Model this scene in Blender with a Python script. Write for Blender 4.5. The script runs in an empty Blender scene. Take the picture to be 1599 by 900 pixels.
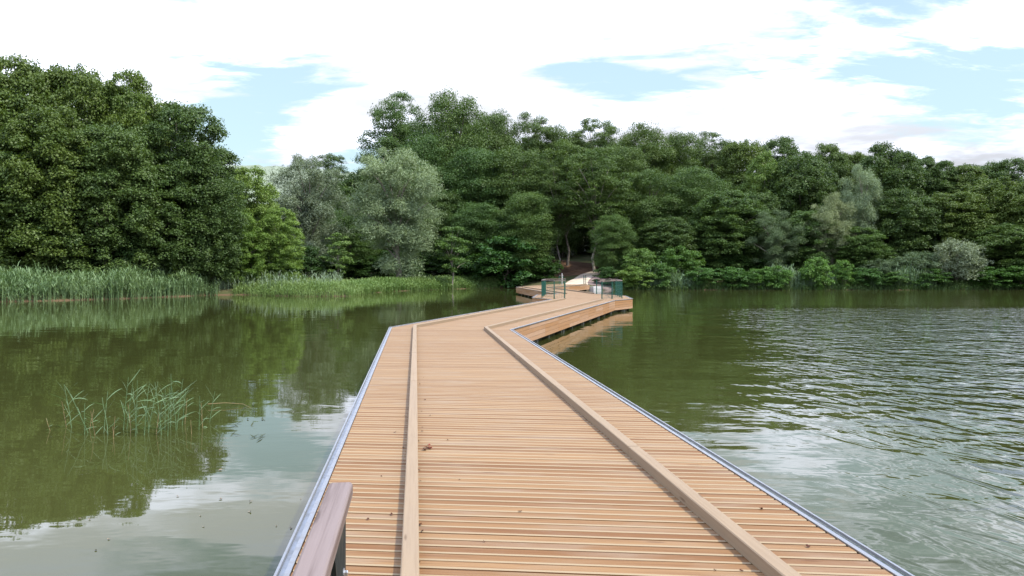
import bpy, math, random
import numpy as np
from mathutils import Vector

sc = bpy.context.scene
C = sc.collection
PI = math.pi

# ------------------------------------------------------------------ camera
F = 1290.0                       # focal length in pixels of the 1599 px wide photograph
HOR = 421.0
EYE = 1.6
WZ = -0.63                       # water level, deck level is 0
cam_d = bpy.data.cameras.new('camera')
cam = bpy.data.objects.new('camera', cam_d)
C.objects.link(cam)
cam.location = (0, 0, EYE)
cam.rotation_euler = (PI / 2, 0, 0)
cam_d.sensor_width = 36
cam_d.lens = 36 * F / 1599
cam_d.shift_y = -29.0 / 1599
cam_d.clip_start = 0.05
cam_d.clip_end = 6000
sc.camera = cam

# ------------------------------------------------------------------ light
SUN_EL, SUN_AZ = math.radians(56), math.radians(118)    # azimuth clockwise from +Y : right and behind
sun_d = bpy.data.lights.new('sun', 'SUN')
sun = bpy.data.objects.new('sun', sun_d)
C.objects.link(sun)
sun_d.energy = 4.4
sun_d.angle = math.radians(2.0)
sun_d.color = (1.0, 0.94, 0.82)
sdir = Vector((math.sin(SUN_AZ) * math.cos(SUN_EL), math.cos(SUN_AZ) * math.cos(SUN_EL), math.sin(SUN_EL)))
sun.rotation_euler = sdir.to_track_quat('Z', 'Y').to_euler()

sc.view_settings.view_transform = 'Standard'
sc.view_settings.look = 'None'
sc.view_settings.exposure = 0.40
sc.view_settings.gamma = 1.0
sc.view_settings.use_curve_mapping = False
sc.render.engine = 'CYCLES'
sc.cycles.max_bounces = 6
sc.cycles.diffuse_bounces = 3
sc.cycles.glossy_bounces = 3
sc.cycles.transmission_bounces = 2


class NT:
    """tiny node tree helper"""
    def __init__(s, tree):
        s.t = tree
        s.n = tree.nodes
        s.l = tree.links

    def new(s, typ, **kw):
        n = s.n.new(typ)
        for k, v in kw.items():
            setattr(n, k, v)
        return n

    def put(s, sock, v):
        if isinstance(v, bpy.types.NodeSocket):
            s.l.new(v, sock)
        elif v is not None:
            sock.default_value = v

    def math(s, op, a, b=None, c=None, clamp=False):
        n = s.new('ShaderNodeMath', operation=op, use_clamp=clamp)
        s.put(n.inputs[0], a)
        if b is not None: s.put(n.inputs[1], b)
        if c is not None: s.put(n.inputs[2], c)
        return n.outputs[0]

    def mix(s, f, a, b, blend='MIX'):
        n = s.new('ShaderNodeMix', data_type='RGBA', blend_type=blend)
        s.put(n.inputs[0], f); s.put(n.inputs[6], a); s.put(n.inputs[7], b)
        return n.outputs[2]

    def noise(s, vec, scale, detail=3, rough=0.5, dist=0.0):
        n = s.new('ShaderNodeTexNoise')
        s.put(n.inputs['Vector'], vec)
        n.inputs['Scale'].default_value = scale
        n.inputs['Detail'].default_value = detail
        n.inputs['Roughness'].default_value = rough
        n.inputs['Distortion'].default_value = dist
        return n.outputs[0]

    def mapping(s, vec, loc=(0, 0, 0), rot=(0, 0, 0), scale=(1, 1, 1)):
        n = s.new('ShaderNodeMapping')
        s.put(n.inputs[0], vec)
        n.inputs[1].default_value = loc
        n.inputs[2].default_value = rot
        n.inputs[3].default_value = scale
        return n.outputs[0]

    def remap(s, v, a, b, c=0.0, d=1.0, smooth=True):
        n = s.new('ShaderNodeMapRange', interpolation_type='SMOOTHSTEP' if smooth else 'LINEAR')
        s.put(n.inputs[0], v)
        for i, q in enumerate((a, b, c, d)):
            s.put(n.inputs[i + 1], q)
        return n.outputs[0]


def rgb(r, g, b): return (r, g, b, 1.0)

# ------------------------------------------------------------------ sky with clouds
world = bpy.data.worlds.new('World')
sc.world = world
world.use_nodes = True
w = NT(world.node_tree)
w.n.clear()
sky = w.new('ShaderNodeTexSky', sky_type='NISHITA')
sky.sun_disc = False
sky.sun_elevation = SUN_EL
sky.sun_rotation = SUN_AZ
sky.air_density = 1.0
sky.dust_density = 1.6
bg_sky = w.new('ShaderNodeBackground')
w.l.new(sky.outputs[0], bg_sky.inputs[0])
bg_sky.inputs[1].default_value = 0.15
tc = w.new('ShaderNodeTexCoord')
sep = w.new('ShaderNodeSeparateXYZ')
w.l.new(tc.outputs['Generated'], sep.inputs[0])
zc = w.math('MAXIMUM', sep.outputs[2], 0.0)
den = w.math('ADD', zc, 0.16)
cx = w.math('DIVIDE', sep.outputs[0], den)
cy = w.math('DIVIDE', sep.outputs[1], den)
comb = w.new('ShaderNodeCombineXYZ')
w.l.new(cx, comb.inputs[0]); w.l.new(cy, comb.inputs[1])
plane = w.mapping(comb.outputs[0], loc=(1.3, 0.4, 0.0), scale=(0.8, 1.0, 1))
n1 = w.noise(plane, 1.25, 9, 0.60, 0.5)
# azimuth and elevation, used to open the blue gaps where the real sky had them
az = w.math('ARCTAN2', sep.outputs[0], sep.outputs[1])
el = w.math('ARCSINE', sep.outputs[2])


def gap(a0, e0, wa, we, amt):
    a = w.math('DIVIDE', w.math('SUBTRACT', az, math.radians(a0)), math.radians(wa))
    e = w.math('DIVIDE', w.math('SUBTRACT', el, math.radians(e0)), math.radians(we))
    r2 = w.math('ADD', w.math('MULTIPLY', a, a), w.math('MULTIPLY', e, e))
    return w.math('MULTIPLY', w.math('EXPONENT', w.math('MULTIPLY', r2, -0.7)), amt * 0.86)


n3 = w.noise(w.mapping(comb.outputs[0], scale=(1.0, 2.2, 1)), 5.0, 6, 0.62, 0.4)
cover = w.math('ADD', w.math('ADD', n1, 0.105), w.math('MULTIPLY', w.math('SUBTRACT', n3, 0.5), 0.42))
for g in [(-18.0, 9.5, 3.0, 2.4, 0.34), (-14, 13.6, 5.5, 1.2, 0.26), (-10, 7.4, 2.4, 1.4, 0.28), (4.5, 13.4, 3.2, 0.9, 0.28), (9.5, 12.0, 3, .8, 0.16),
          (25, 16.4, 7.0, 1.3, 0.26), (30, 11.2, 4.5, 2.2, 0.30), (7, 16.2, 4.5, 0.9, 0.2), (29.5, 7.0, 4, 1.3, 0.2), (22, 12.5, 3, .7, 0.1),
          (-22, 22.0, 10, 3.0, 0.34), (-16, 12.0, 2, .6, .1), (18, 19.5, 7, 1.6, 0.2), (27, 24, 7, 2.5, 0.22), (22, 33, 14, 3.5, 0.17), (-5, 30, 12, 4, 0.2)]:
    cover = w.math('SUBTRACT', cover, gap(*g))
cmask = w.remap(w.math('SUBTRACT', cover, w.remap(el, math.radians(17), math.radians(24), 0.0, 0.06)), 0.35, 0.54)
veil = w.remap(el, math.radians(14), math.radians(24), 0.62, 0.10)      # thin high cloud dulls the blue near the horizon
# clouds: bright tops, greyer bellies
n2 = w.noise(w.mapping(comb.outputs[0], loc=(5, 2, 0)), 1.7, 6, 0.55, 0.3)
shade = w.remap(w.math('ADD', n2, w.math('MULTIPLY', w.math('SUBTRACT', n1, 0.5), 0.4)), 0.37, 0.60)
belly = w.mix(w.remap(el, math.radians(15), math.radians(24)), rgb(0.41, 0.425, 0.465), rgb(0.36, 0.46, 0.76))
ccol = w.mix(shade, rgb(0.88, 0.93, 1.10), belly)
bg_c = w.new('ShaderNodeBackground')
w.l.new(ccol, bg_c.inputs[0])
w.l.new(w.remap(el, math.radians(6), math.radians(20), 1.25, 2.7, smooth=False), bg_c.inputs[1])
bg_v = w.new('ShaderNodeBackground')
bg_v.inputs[0].default_value = rgb(0.68, 0.92, 1.0)
bg_v.inputs[1].default_value = 0.85
mixv = w.new('ShaderNodeMixShader')
w.l.new(veil, mixv.inputs[0]); w.l.new(bg_sky.outputs[0], mixv.inputs[1]); w.l.new(bg_v.outputs[0], mixv.inputs[2])
mixs = w.new('ShaderNodeMixShader')
w.l.new(cmask, mixs.inputs[0]); w.l.new(mixv.outputs[0], mixs.inputs[1]); w.l.new(bg_c.outputs[0], mixs.inputs[2])
wo = w.new('ShaderNodeOutputWorld')
w.l.new(mixs.outputs[0], wo.inputs[0])

# ------------------------------------------------------------------ helpers
rng = np.random.default_rng(7)
random.seed(7)


def X_at(px, d): return (px - 800.0) * d / F
def ground_pt(px, py, z=0.0):
    d = F * (EYE - z) / (py - HOR)
    return (X_at(px, d), d)


def tag(o, label=None, cat=None, group=None, kind=None):
    if label: o['label'] = label
    if cat: o['category'] = cat
    if group: o['group'] = group
    if kind: o['kind'] = kind
    return o


def empty(name, loc=(0, 0, 0), rz=0.0):
    o = bpy.data.objects.new(name, None)
    o.location = loc
    o.rotation_euler = (0, 0, rz)
    C.objects.link(o)
    return o


def np_mesh(name, verts, quads, mat, rnd=None, uv=None, smooth=False):
    """verts (N,3) array, quads (M,k) array, rnd per face"""
    me = bpy.data.meshes.new(name)
    verts = np.asarray(verts, dtype=np.float32)
    quads = np.asarray(quads, dtype=np.int32)
    k = quads.shape[1]
    me.vertices.add(len(verts))
    me.vertices.foreach_set('co', verts.ravel())
    me.loops.add(quads.size)
    me.loops.foreach_set('vertex_index', quads.ravel())
    me.polygons.add(len(quads))
    me.polygons.foreach_set('loop_start', np.arange(0, quads.size, k, dtype=np.int32))
    me.polygons.foreach_set('loop_total', np.full(len(quads), k, dtype=np.int32))
    if smooth:
        me.polygons.foreach_set('use_smooth', np.ones(len(quads), dtype=bool))
    me.update(calc_edges=True)
    if rnd is not None:
        a = me.attributes.new('rnd', 'FLOAT', 'FACE')
        a.data.foreach_set('value', np.asarray(rnd, dtype=np.float32))
    if uv is not None:
        l = me.uv_layers.new(name='UVMap')
        l.data.foreach_set('uv', np.asarray(uv, dtype=np.float32).ravel())
    me.materials.append(mat)
    return me


def link(name, me, parent=None):
    o = bpy.data.objects.new(name, me)
    C.objects.link(o)
    if parent: o.parent = parent
    return o


class MB:
    """collects faces with uv and a per-face random value, then builds ONE mesh object"""
    def __init__(s): s.v, s.f, s.uv, s.r = [], [], [], []

    def face(s, pts, uvs=None, r=0.5):
        b = len(s.v)
        s.v += [tuple(p) for p in pts]
        s.f.append(list(range(b, b + len(pts))))
        s.uv += list(uvs) if uvs else [(0, 0)] * len(pts)
        s.r.append(r)

    def box(s, p0, p1, w, h, r=None, up=(0, 0, 1), bevel=0.0):
        """box running from p0 to p1 (centre line), w across, h in up direction; bevel chamfers the four long edges"""
        p0, p1 = Vector(p0), Vector(p1)
        d = (p1 - p0); L = d.length; d.normalize()
        up = Vector(up)
        side = d.cross(up).normalized()
        up = side.cross(d).normalized()
        r = random.random() if r is None else r
        a, b, c = w / 2, h / 2, bevel
        if c > 0:
            prof = [(-a, -b + c), (-a + c, -b), (a - c, -b), (a, -b + c), (a, b - c), (a - c, b), (-a + c, b), (-a, b - c)]
        else:
            prof = [(-a, -b), (a, -b), (a, b), (-a, b)]
        n = len(prof)
        A = [p0 + side * x + up * z for x, z in prof]
        B = [p1 + side * x + up * z for x, z in prof]
        acc = 0.0
        u0 = random.random() * 20
        for i in range(n):
            j = (i + 1) % n
            e = (A[j] - A[i]).length
            s.face([A[i], A[j], B[j], B[i]][::-1], [(u0, acc), (u0, acc + e), (u0 + L, acc + e), (u0 + L, acc)][::-1], r)
            acc += e
        s.face(A, [(x * 1.0, z) for x, z in prof], r)
        s.face(B[::-1], [(x, z) for x, z in prof][::-1], r)

    def tube(s, pts, radii, seg=8, r=None, cap=True):
        r = random.random() if r is None else r
        rings = []
        pts = [Vector(p) for p in pts]
        for i, p in enumerate(pts):
            d = (pts[min(i + 1, len(pts) - 1)] - pts[max(i - 1, 0)]).normalized()
            ref = Vector((1, 0, 0)) if abs(d.x) < 0.8 else Vector((0, 1, 0))
            a = d.cross(ref).normalized(); b = d.cross(a)
            rings.append([p + (a * math.cos(2 * PI * k / seg) + b * math.sin(2 * PI * k / seg)) * radii[i] for k in range(seg)])
        acc = 0
        for i in range(len(rings) - 1):
            L = (pts[i + 1] - pts[i]).length
            for k in range(seg):
                k2 = (k + 1) % seg
                s.face([rings[i][k], rings[i + 1][k], rings[i + 1][k2], rings[i][k2]],
                       [(acc, k / seg), (acc + L, k / seg), (acc + L, (k + 1) / seg), (acc, (k + 1) / seg)], r)
            acc += L
        if cap:
            s.face(rings[0][::1], None, r); s.face(rings[-1][::-1], None, r)

    def build(s, name, mat, parent=None, smooth=False):
        me = bpy.data.meshes.new(name)
        me.from_pydata([tuple(v) for v in s.v], [], s.f)
        a = me.attributes.new('rnd', 'FLOAT', 'FACE')
        a.data.foreach_set('value', np.array(s.r, dtype=np.float32))
        l = me.uv_layers.new(name='UVMap')
        l.data.foreach_set('uv', np.array(s.uv, dtype=np.float32).ravel())
        if smooth:
            me.polygons.foreach_set('use_smooth', np.ones(len(me.polygons), dtype=bool))
        me.materials.append(mat)
        return link(name, me, parent)


# ------------------------------------------------------------------ materials
def base_mat(name, rough=0.6, spec=0.3):
    m = bpy.data.materials.new(name)
    m.use_nodes = True
    t = NT(m.node_tree)
    b = t.n['Principled BSDF']
    b.inputs['Roughness'].default_value = rough
    b.inputs['Specular IOR Level'].default_value = spec
    return m, t, b


def attr(t, name='rnd'):
    n = t.new('ShaderNodeAttribute', attribute_name=name)
    return n.outputs['Fac']


def wood_mat(name, c_a, c_b, c_streak, streak=0.5, rough=0.65, grey=0.0, spec=0.25):
    m, t, b = base_mat(name, rough, spec)
    uv = t.new('ShaderNodeUVMap', uv_map='UVMap').outputs[0]
    r = attr(t)
    off = t.new('ShaderNodeCombineXYZ')
    t.l.new(t.math('MULTIPLY', r, 37.0), off.inputs[0]); t.l.new(t.math('MULTIPLY', r, 91.0), off.inputs[1])
    va = t.new('ShaderNodeVectorMath', operation='ADD')
    t.l.new(uv, va.inputs[0]); t.l.new(off.outputs[0], va.inputs[1])
    uvv = va.outputs[0]
    grain = t.noise(t.mapping(uvv, scale=(1.2, 45, 1)), 1.0, 5, 0.6, 0.4)
    blot = t.noise(t.mapping(uvv, scale=(1.1, 3.0, 1)), 1.0, 3, 0.6)
    col = t.mix(t.remap(r, 0.0, 1.0, smooth=False), rgb(*c_a), rgb(*c_b))
    col = t.mix(t.math('MULTIPLY', t.remap(grain, 0.42, 0.72), streak), col, rgb(*c_streak))
    if grey > 0:
        col = t.mix(t.math('MULTIPLY', t.remap(blot, 0.45, 0.75), grey), col, rgb(0.22, 0.165, 0.11))
    vor = t.new('ShaderNodeTexVoronoi')
    t.put(vor.inputs['Vector'], t.mapping(uvv, scale=(1.3, 9, 1)))
    vor.inputs['Scale'].default_value = 1.0
    knot = t.remap(vor.outputs['Distance'], 0.045, 0.11, 0.7, 0.0)
    col = t.mix(knot, col, rgb(c_streak[0] * 0.55, c_streak[1] * 0.5, c_streak[2] * 0.45))
    t.l.new(col, b.inputs['Base Color'])
    bump = t.new('ShaderNodeBump')
    bump.inputs['Strength'].default_value = 0.5
    bump.inputs['Distance'].default_value = 0.003
    t.l.new(grain, bump.inputs['Height'])
    t.l.new(bump.outputs[0], b.inputs['Normal'])
    return m


M_deck = wood_mat('deck_larch', (0.150, 0.068, 0.021), (0.250, 0.148, 0.064), (0.115, 0.046, 0.016), 0.7, 0.7, 0.6, spec=0.2)
def chamfer_highlights(m, col):
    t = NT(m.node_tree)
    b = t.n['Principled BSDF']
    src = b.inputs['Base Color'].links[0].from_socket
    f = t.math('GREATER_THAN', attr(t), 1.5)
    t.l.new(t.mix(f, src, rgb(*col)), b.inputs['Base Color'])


chamfer_highlights(M_deck, (0.26, 0.195, 0.115))  # pale colour paints the light caught along the plank edges
M_kerb = wood_mat('kerb_timber', (0.235, 0.172, 0.105), (0.255, 0.186, 0.115), (0.17, 0.115, 0.065), 0.45, 0.7, 0.35)
M_fascia = wood_mat('fascia_boards', (0.30, 0.155, 0.06), (0.38, 0.24, 0.145), (0.24, 0.12, 0.05), 0.5, 0.6, 0.2)
M_rail = wood_mat('handrail_hardwood', (0.160, 0.122, 0.106), (0.192, 0.148, 0.130), (0.095, 0.064, 0.052), 0.9, 0.55, 0.0)


def metal_mat(name, col, rough, metallic=1.0):
    m, t, b = base_mat(name, rough)
    b.inputs['Metallic'].default_value = metallic
    geo = t.new('ShaderNodeNewGeometry')
    n = t.noise(geo.outputs['Position'], 9.0, 4, 0.6)
    c = t.mix(t.remap(n, 0.35, 0.7), rgb(*col), rgb(*[x * 0.72 for x in col]))
    t.l.new(c, b.inputs['Base Color'])
    t.l.new(t.remap(n, 0.3, 0.7, rough * 0.8, rough * 1.3), b.inputs['Roughness'])
    return m


M_galv = metal_mat('galvanised_steel', (0.42, 0.42, 0.41), 0.5)
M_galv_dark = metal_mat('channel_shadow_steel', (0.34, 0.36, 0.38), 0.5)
M_green = metal_mat('green_paint', (0.014, 0.080, 0.055), 0.42, 0.0)
M_green_dark = metal_mat('dark_green_paint', (0.006, 0.014, 0.013), 0.6, 0.0)
M_bolt = metal_mat('bolt_steel', (0.7, 0.7, 0.7), 0.3)


def plain_mat(name, ca, cb, scale=3.0, rough=0.85, coord='Object', spec=0.15):
    m, t, b = base_mat(name, rough, spec)
    c = t.new('ShaderNodeTexCoord').outputs[coord]
    n = t.noise(c, scale, 5, 0.6)
    t.l.new(t.mix(t.remap(n, 0.35, 0.68), rgb(*ca), rgb(*cb)), b.inputs['Base Color'])
    return m


M_pile = plain_mat('wet_timber', (0.035, 0.035, 0.025), (0.09, 0.09, 0.06), 4.0)
M_beam = plain_mat('algae_timber', (0.10, 0.11, 0.06), (0.16, 0.16, 0.10), 4.0)
M_bark = plain_mat('bark', (0.075, 0.062, 0.048), (0.15, 0.13, 0.10), 2.5)
M_bark_pale = plain_mat('pale_bark', (0.17, 0.15, 0.12), (0.28, 0.25, 0.20), 2.5)
M_path = plain_mat('path_gravel', (0.40, 0.32, 0.23), (0.50, 0.41, 0.31), 1.3)
M_stone = plain_mat('pale_concrete', (0.38, 0.37, 0.35), (0.45, 0.44, 0.41), 2.0)
M_soil = plain_mat('bare_soil', (0.10, 0.055, 0.030), (0.17, 0.10, 0.06), 0.9)
M_leaf_dead = plain_mat('dead_leaf', (0.05, 0.02, 0.012), (0.12, 0.05, 0.03), 30)
M_leaf_red = plain_mat('red_leaf', (0.22, 0.035, 0.025), (0.09, 0.02, 0.018), 40)
M_float = plain_mat('floating_leaf', (0.16, 0.13, 0.09), (0.25, 0.22, 0.16), 30)


def leaf_mat(name, ca, cb, trans=0.28, rough=0.5, var=0.35):
    m = bpy.data.materials.new(name)
    m.use_nodes = True
    t = NT(m.node_tree)
    b = t.n['Principled BSDF']
    b.inputs['Roughness'].default_value = rough
    b.inputs['Specular IOR Level'].default_value = 0.25
    r = attr(t)
    oi = t.new('ShaderNodeObjectInfo')
    co = t.new('ShaderNodeTexCoord').outputs['Object']
    n = t.noise(co, 0.45, 2, 0.5)
    f = t.math('ADD', t.math('MULTIPLY', r, 0.55), t.math('MULTIPLY', t.remap(n, 0.35, 0.65), 0.45), clamp=True)
    col = t.mix(f, rgb(*ca), rgb(*cb))
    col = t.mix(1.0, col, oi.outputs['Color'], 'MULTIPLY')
    t.l.new(col, b.inputs['Base Color'])
    tr = t.new('ShaderNodeBsdfTranslucent')
    t.l.new(t.mix(1.0, col, rgb(1.25, 1.3, 0.6), 'MULTIPLY'), tr.inputs[0])
    mx = t.new('ShaderNodeMixShader')
    mx.inputs[0].default_value = trans
    t.l.new(b.outputs[0], mx.inputs[1]); t.l.new(tr.outputs[0], mx.inputs[2])
    out = [x for x in t.n if x.type == 'OUTPUT_MATERIAL'][0]
    t.l.new(mx.outputs[0], out.inputs[0])
    return m


M_broad = leaf_mat('broadleaf_foliage', (0.050, 0.090, 0.021), (0.096, 0.145, 0.036))
M_locust = leaf_mat('locust_foliage', (0.051, 0.091, 0.023), (0.094, 0.142, 0.036))
M_willow = leaf_mat('willow_foliage', (0.135, 0.170, 0.095), (0.23, 0.27, 0.165), 0.2)
M_bright = leaf_mat('bright_foliage', (0.075, 0.135, 0.028), (0.125, 0.195, 0.045))
M_reed = leaf_mat('reed_blades', (0.115, 0.175, 0.095), (0.22, 0.28, 0.17), 0.25)
M_grass = leaf_mat('grass_blades', (0.10, 0.17, 0.04), (0.19, 0.26, 0.085), 0.25)
M_reed_stem = leaf_mat('reed_stems', (0.20, 0.15, 0.07), (0.32, 0.24, 0.12), 0.1)
M_reed_near = leaf_mat('reed_leaves', (0.10, 0.17, 0.07), (0.17, 0.25, 0.13), 0.2)

# ------------------------------------------------------------------ terrain
lake = np.array([(-90, -70), (-95, 10), (-60, 38), (-46, 48), (-35, 56.4), (-29.3, 62.5), (-26.2, 71.5), (-23.5, 72.8), (-20.6, 70.2), (-17, 68.0),
                 (-13.6, 68.8), (-13.8, 76), (-12.5, 84), (-9, 90), (-3.8, 98), (0, 100), (3, 96), (5.2, 89.2), (8.6, 87.8), (10.5, 89.5), (14, 90.4),
                 (30, 90.2), (45, 89.5), (58, 90.5), (80, 88), (120, 70), (140, 0), (130, -70)], float)


def lake_dist(P):
    """signed distance to the shore, negative over water"""
    P = np.asarray(P, float)
    a = lake; b = np.roll(lake, -1, axis=0)
    best = np.full(len(P), 1e9)
    inside = np.zeros(len(P), bool)
    for p, q in zip(a, b):
        e = q - p
        w_ = P - p
        t_ = np.clip((w_ @ e) / (e @ e), 0, 1)
        dd = np.hypot(*(w_ - t_[:, None] * e).T)
        best = np.minimum(best, dd)
        c1 = (p[1] <= P[:, 1]) & (q[1] > P[:, 1]); c2 = (p[1] > P[:, 1]) & (q[1] <= P[:, 1])
        cr = e[0] * w_[:, 1] - e[1] * w_[:, 0]
        inside ^= (c1 & (cr > 0)) | (c2 & (cr < 0))
    return np.where(inside, -best, best)


def height(P):
    P = np.asarray(P, float)
    s = lake_dist(P)
    x, y = P[:, 0], P[:, 1]
    wob = 0.12 * np.sin(x * 0.9 + 1.3 * np.sin(y * 0.5)) + 0.10 * np.sin(y * 1.1 + x * 0.4)
    s = s + wob * 1.5
    out = WZ - 0.02 + np.clip(s, 0, 1.2) * 0.40 + np.clip(s - 1.2, 0, 1e9) * 0.035
    # wooded rise behind the far shore
    rise = np.clip((y - 86) / 10, 0, 1) * np.clip((x + 12) / 14, 0, 1)
    out = out + np.where(s > 0, rise * np.clip(s - 0.5, 0, 60) * 0.112, 0)
    out = out + np.where(s > 1, 1.5 * np.exp(-((x - 4.5) / 5.0) ** 2 - ((y - 110) / 5.5) ** 2), 0)
    ins = WZ - 0.02 - np.clip(-s, 0, 4) * 0.45
    return np.where(s > 0, out, ins)


def gz(x, y): return float(height([(x, y)])[0])


def axis(parts): return np.unique(np.concatenate([np.linspace(a, b, n) for a, b, n in parts]))


xs = axis([(-3000, -160, 14), (-160, -60, 40), (-60, 70, 230), (70, 160, 45), (160, 3000, 14)])
ys = axis([(-600, -70, 10), (-70, 40, 45), (40, 125, 190), (125, 220, 30), (220, 4000, 14)])
GX, GY = np.meshgrid(xs, ys)
P = np.stack([GX.ravel(), GY.ravel()], 1)
Z = height(P)
Z = np.where((np.abs(P[:, 0]) > 160) | (P[:, 1] > 220), np.minimum(Z, 6.0), Z)
V = np.column_stack([P, Z])
nx, ny = len(xs), len(ys)
I = np.arange(nx * ny).reshape(ny, nx)
Q = np.stack([I[:-1, :-1].ravel(), I[:-1, 1:].ravel(), I[1:, 1:].ravel(), I[1:, :-1].ravel()], 1)
m, t, b = base_mat('ground_soil_and_grass', 0.9, 0.1)
geo = t.new('ShaderNodeNewGeometry')
sp = t.new('ShaderNodeSeparateXYZ'); t.l.new(geo.outputs['Position'], sp.inputs[0])
nn = t.noise(geo.outputs['Position'], 0.6, 5, 0.6)
gcol = t.mix(t.remap(nn, 0.35, 0.65), rgb(0.045, 0.06, 0.02), rgb(0.08, 0.075, 0.035))
hz = t.math('ADD', sp.outputs[2], t.math('MULTIPLY', nn, 0.12))
gcol = t.mix(t.remap(hz, -0.54, -0.44, 1.0, 0.0), gcol, rgb(0.11, 0.072, 0.042))
t.l.new(gcol, b.inputs['Base Color'])
terrain = link('ground', np_mesh('ground', V, Q, m, smooth=True))
tag(terrain, kind='structure')

# distant wooded hill
hx = np.linspace(-900, 500, 240); hy = np.linspace(650, 1500, 60)
HX, HY = np.meshgrid(hx, hy)
HZ = 137 * np.exp(-((HY - 1050) / 220) ** 2) * (0.80 + 0.2 * np.cos((HX + 420) / 300)) * np.clip(1 - (np.abs(HX + 350) / 900) ** 2, 0, 1)
HZ += rng.normal(0, 1.1, HZ.shape) * np.clip(HZ / 20, 0, 1) - 4
I = np.arange(HX.size).reshape(HX.shape)
Q = np.stack([I[:-1, :-1].ravel(), I[:-1, 1:].ravel(), I[1:, 1:].ravel(), I[1:, :-1].ravel()], 1)
M_hill = plain_mat('wooded_hill_haze_tone', (0.16, 0.19, 0.13), (0.20, 0.235, 0.16), 0.05)  # paleness is distance haze painted into the hill colour, no air is built
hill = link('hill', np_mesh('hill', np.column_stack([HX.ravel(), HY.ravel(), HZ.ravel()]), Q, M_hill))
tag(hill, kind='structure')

# ------------------------------------------------------------------ water
m, t, b = base_mat('lake_water', 0.02, 0.5)
b.inputs['IOR'].default_value = 1.42
pos = t.new('ShaderNodeNewGeometry').outputs['Position']
sp = t.new('ShaderNodeSeparateXYZ'); t.l.new(pos, sp.inputs[0])
big = t.noise(t.mapping(pos, scale=(0.05, 0.05, 1)), 1.0, 3, 0.5)
wcol = t.mix(t.remap(big, 0.35, 0.65), rgb(0.034, 0.039, 0.010), rgb(0.042, 0.046, 0.013))
t.l.new(wcol, b.inputs['Base Color'])
x_, y_ = sp.outputs[0], sp.outputs[1]
gust = t.noise(t.mapping(pos, scale=(0.10, 0.16, 1)), 1.0, 3, 0.55)
# wind reaches the open water to the right; the lee of the boardwalk and the far shore stay smooth
edge = t.math('SUBTRACT', x_, t.math('ADD', t.math('MULTIPLY', y_, 0.20), 0.6))
wind = t.math('MULTIPLY', t.remap(t.math('ADD', edge, t.math('MULTIPLY', t.math('SUBTRACT', gust, 0.5), 5.0)), -0.5, 4.5),
              t.remap(t.math('ADD', y_, t.math('MULTIPLY', t.math('SUBTRACT', gust, 0.5), 8.0)), 45, 52, 1.0, 0.12))
def wave(rot, sc_, det, dist, seedloc=0.0):
    q = t.mapping(pos, rot=(0, 0, math.radians(rot)), loc=(seedloc, 0, 0))
    return t.noise(t.mapping(q, scale=sc_), 1.0, det, 0.45, dist)
ripA = wave(-16, (2.9, 0.8, 1), 2, 0.8)
ripC = wave(28, (1.2, 0.6, 1), 1, 0.4, 9)
ripD = wave(8, (0.9, 1.5, 1), 2, 0.6, 13)
ripB = wave(-4, (8, 3.5, 1), 2, 0.4, 4)
hA = t.math('ADD', t.math('ADD', t.math('MULTIPLY', ripA, 0.062), t.math('MULTIPLY', ripC, 0.06)), t.math('MULTIPLY', ripD, 0.075))
hB = t.math('MULTIPLY', ripB, 0.005)
far = t.remap(y_, 6, 40, 1.35, 1.3, smooth=False)
windy = t.math('MULTIPLY', t.math('ADD', hA, hB), t.math('MULTIPLY', wind, far))
calm = t.math('MULTIPLY', t.noise(t.mapping(pos, rot=(0, 0, 0.2), scale=(0.5, 0.8, 1)), 1.0, 2, 0.5), 0.007)
calm2 = t.math('MULTIPLY', t.noise(t.mapping(pos, scale=(2.0, 4, 1)), 1.0, 2, 0.5), 0.0012)
rightside = t.remap(t.math('SUBTRACT', x_, t.math('MULTIPLY', y_, 0.02)), 0.3, 2.5, 1.0, 3.0)
hh = t.math('ADD', windy, t.math('MULTIPLY', t.math('ADD', calm, calm2), rightside))
bump = t.new('ShaderNodeBump')
bump.inputs['Strength'].default_value = 1.0
bump.inputs['Distance'].default_value = 1.0
t.l.new(hh, bump.inputs['Height'])
t.l.new(bump.outputs[0], b.inputs['Normal'])
wv = np.array([(-150, -80, WZ), (160, -80, WZ), (160, 130, WZ), (-150, 130, WZ)])
water = link('water', np_mesh('water', wv, [[0, 1, 2, 3]], m))
tag(water, kind='structure')

# ------------------------------------------------------------------ boardwalk
AL, AR = (-3.30, 22.75), (-0.07, 21.96)
A0L, A0R = (-0.19, -4.0), (2.97, -4.0)
BL, BR = (2.15, 43.9), (5.25, 42.6)
LL1, LL2, CL0 = (1.2, 46.9), (1.64, 52.0), (3.05, 53.6)
RR1, RR2, CR0 = (6.5, 44.9), (6.8, 50.0), (5.62, 54.0)
CL1, CR1 = (0.42, 74.8), (3.38, 72.6)
DL, DR = (5.15, 89.2), (8.15, 87.4)
pieces = [[A0L, A0R, AR, AL], [AL, AR, BR, BL], [BL, BR, RR1, LL1], [LL1, RR1, RR2, LL2], [LL2, RR2, CR0, CL0],
          [CL0, CR0, CR1, CL1], [CL1, CR1, DR, DL]]
walk = tag(empty('boardwalk', (1.4, -4, 0)), 'zigzag timber boardwalk of orange planks with low kerbs crossing the lake', 'boardwalk')


def keep(o, root):
    o.parent = root
    o.matrix_parent_inverse = root.matrix_world.inverted() if False else o.matrix_parent_inverse
    o.location = tuple(-root.location[i] for i in range(3))
    return o


U = Vector((1, -0.10)).normalized(); Vd = Vector((-U.y, U.x))
pitch, gapw = 0.118, 0.014
deck = MB()


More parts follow.
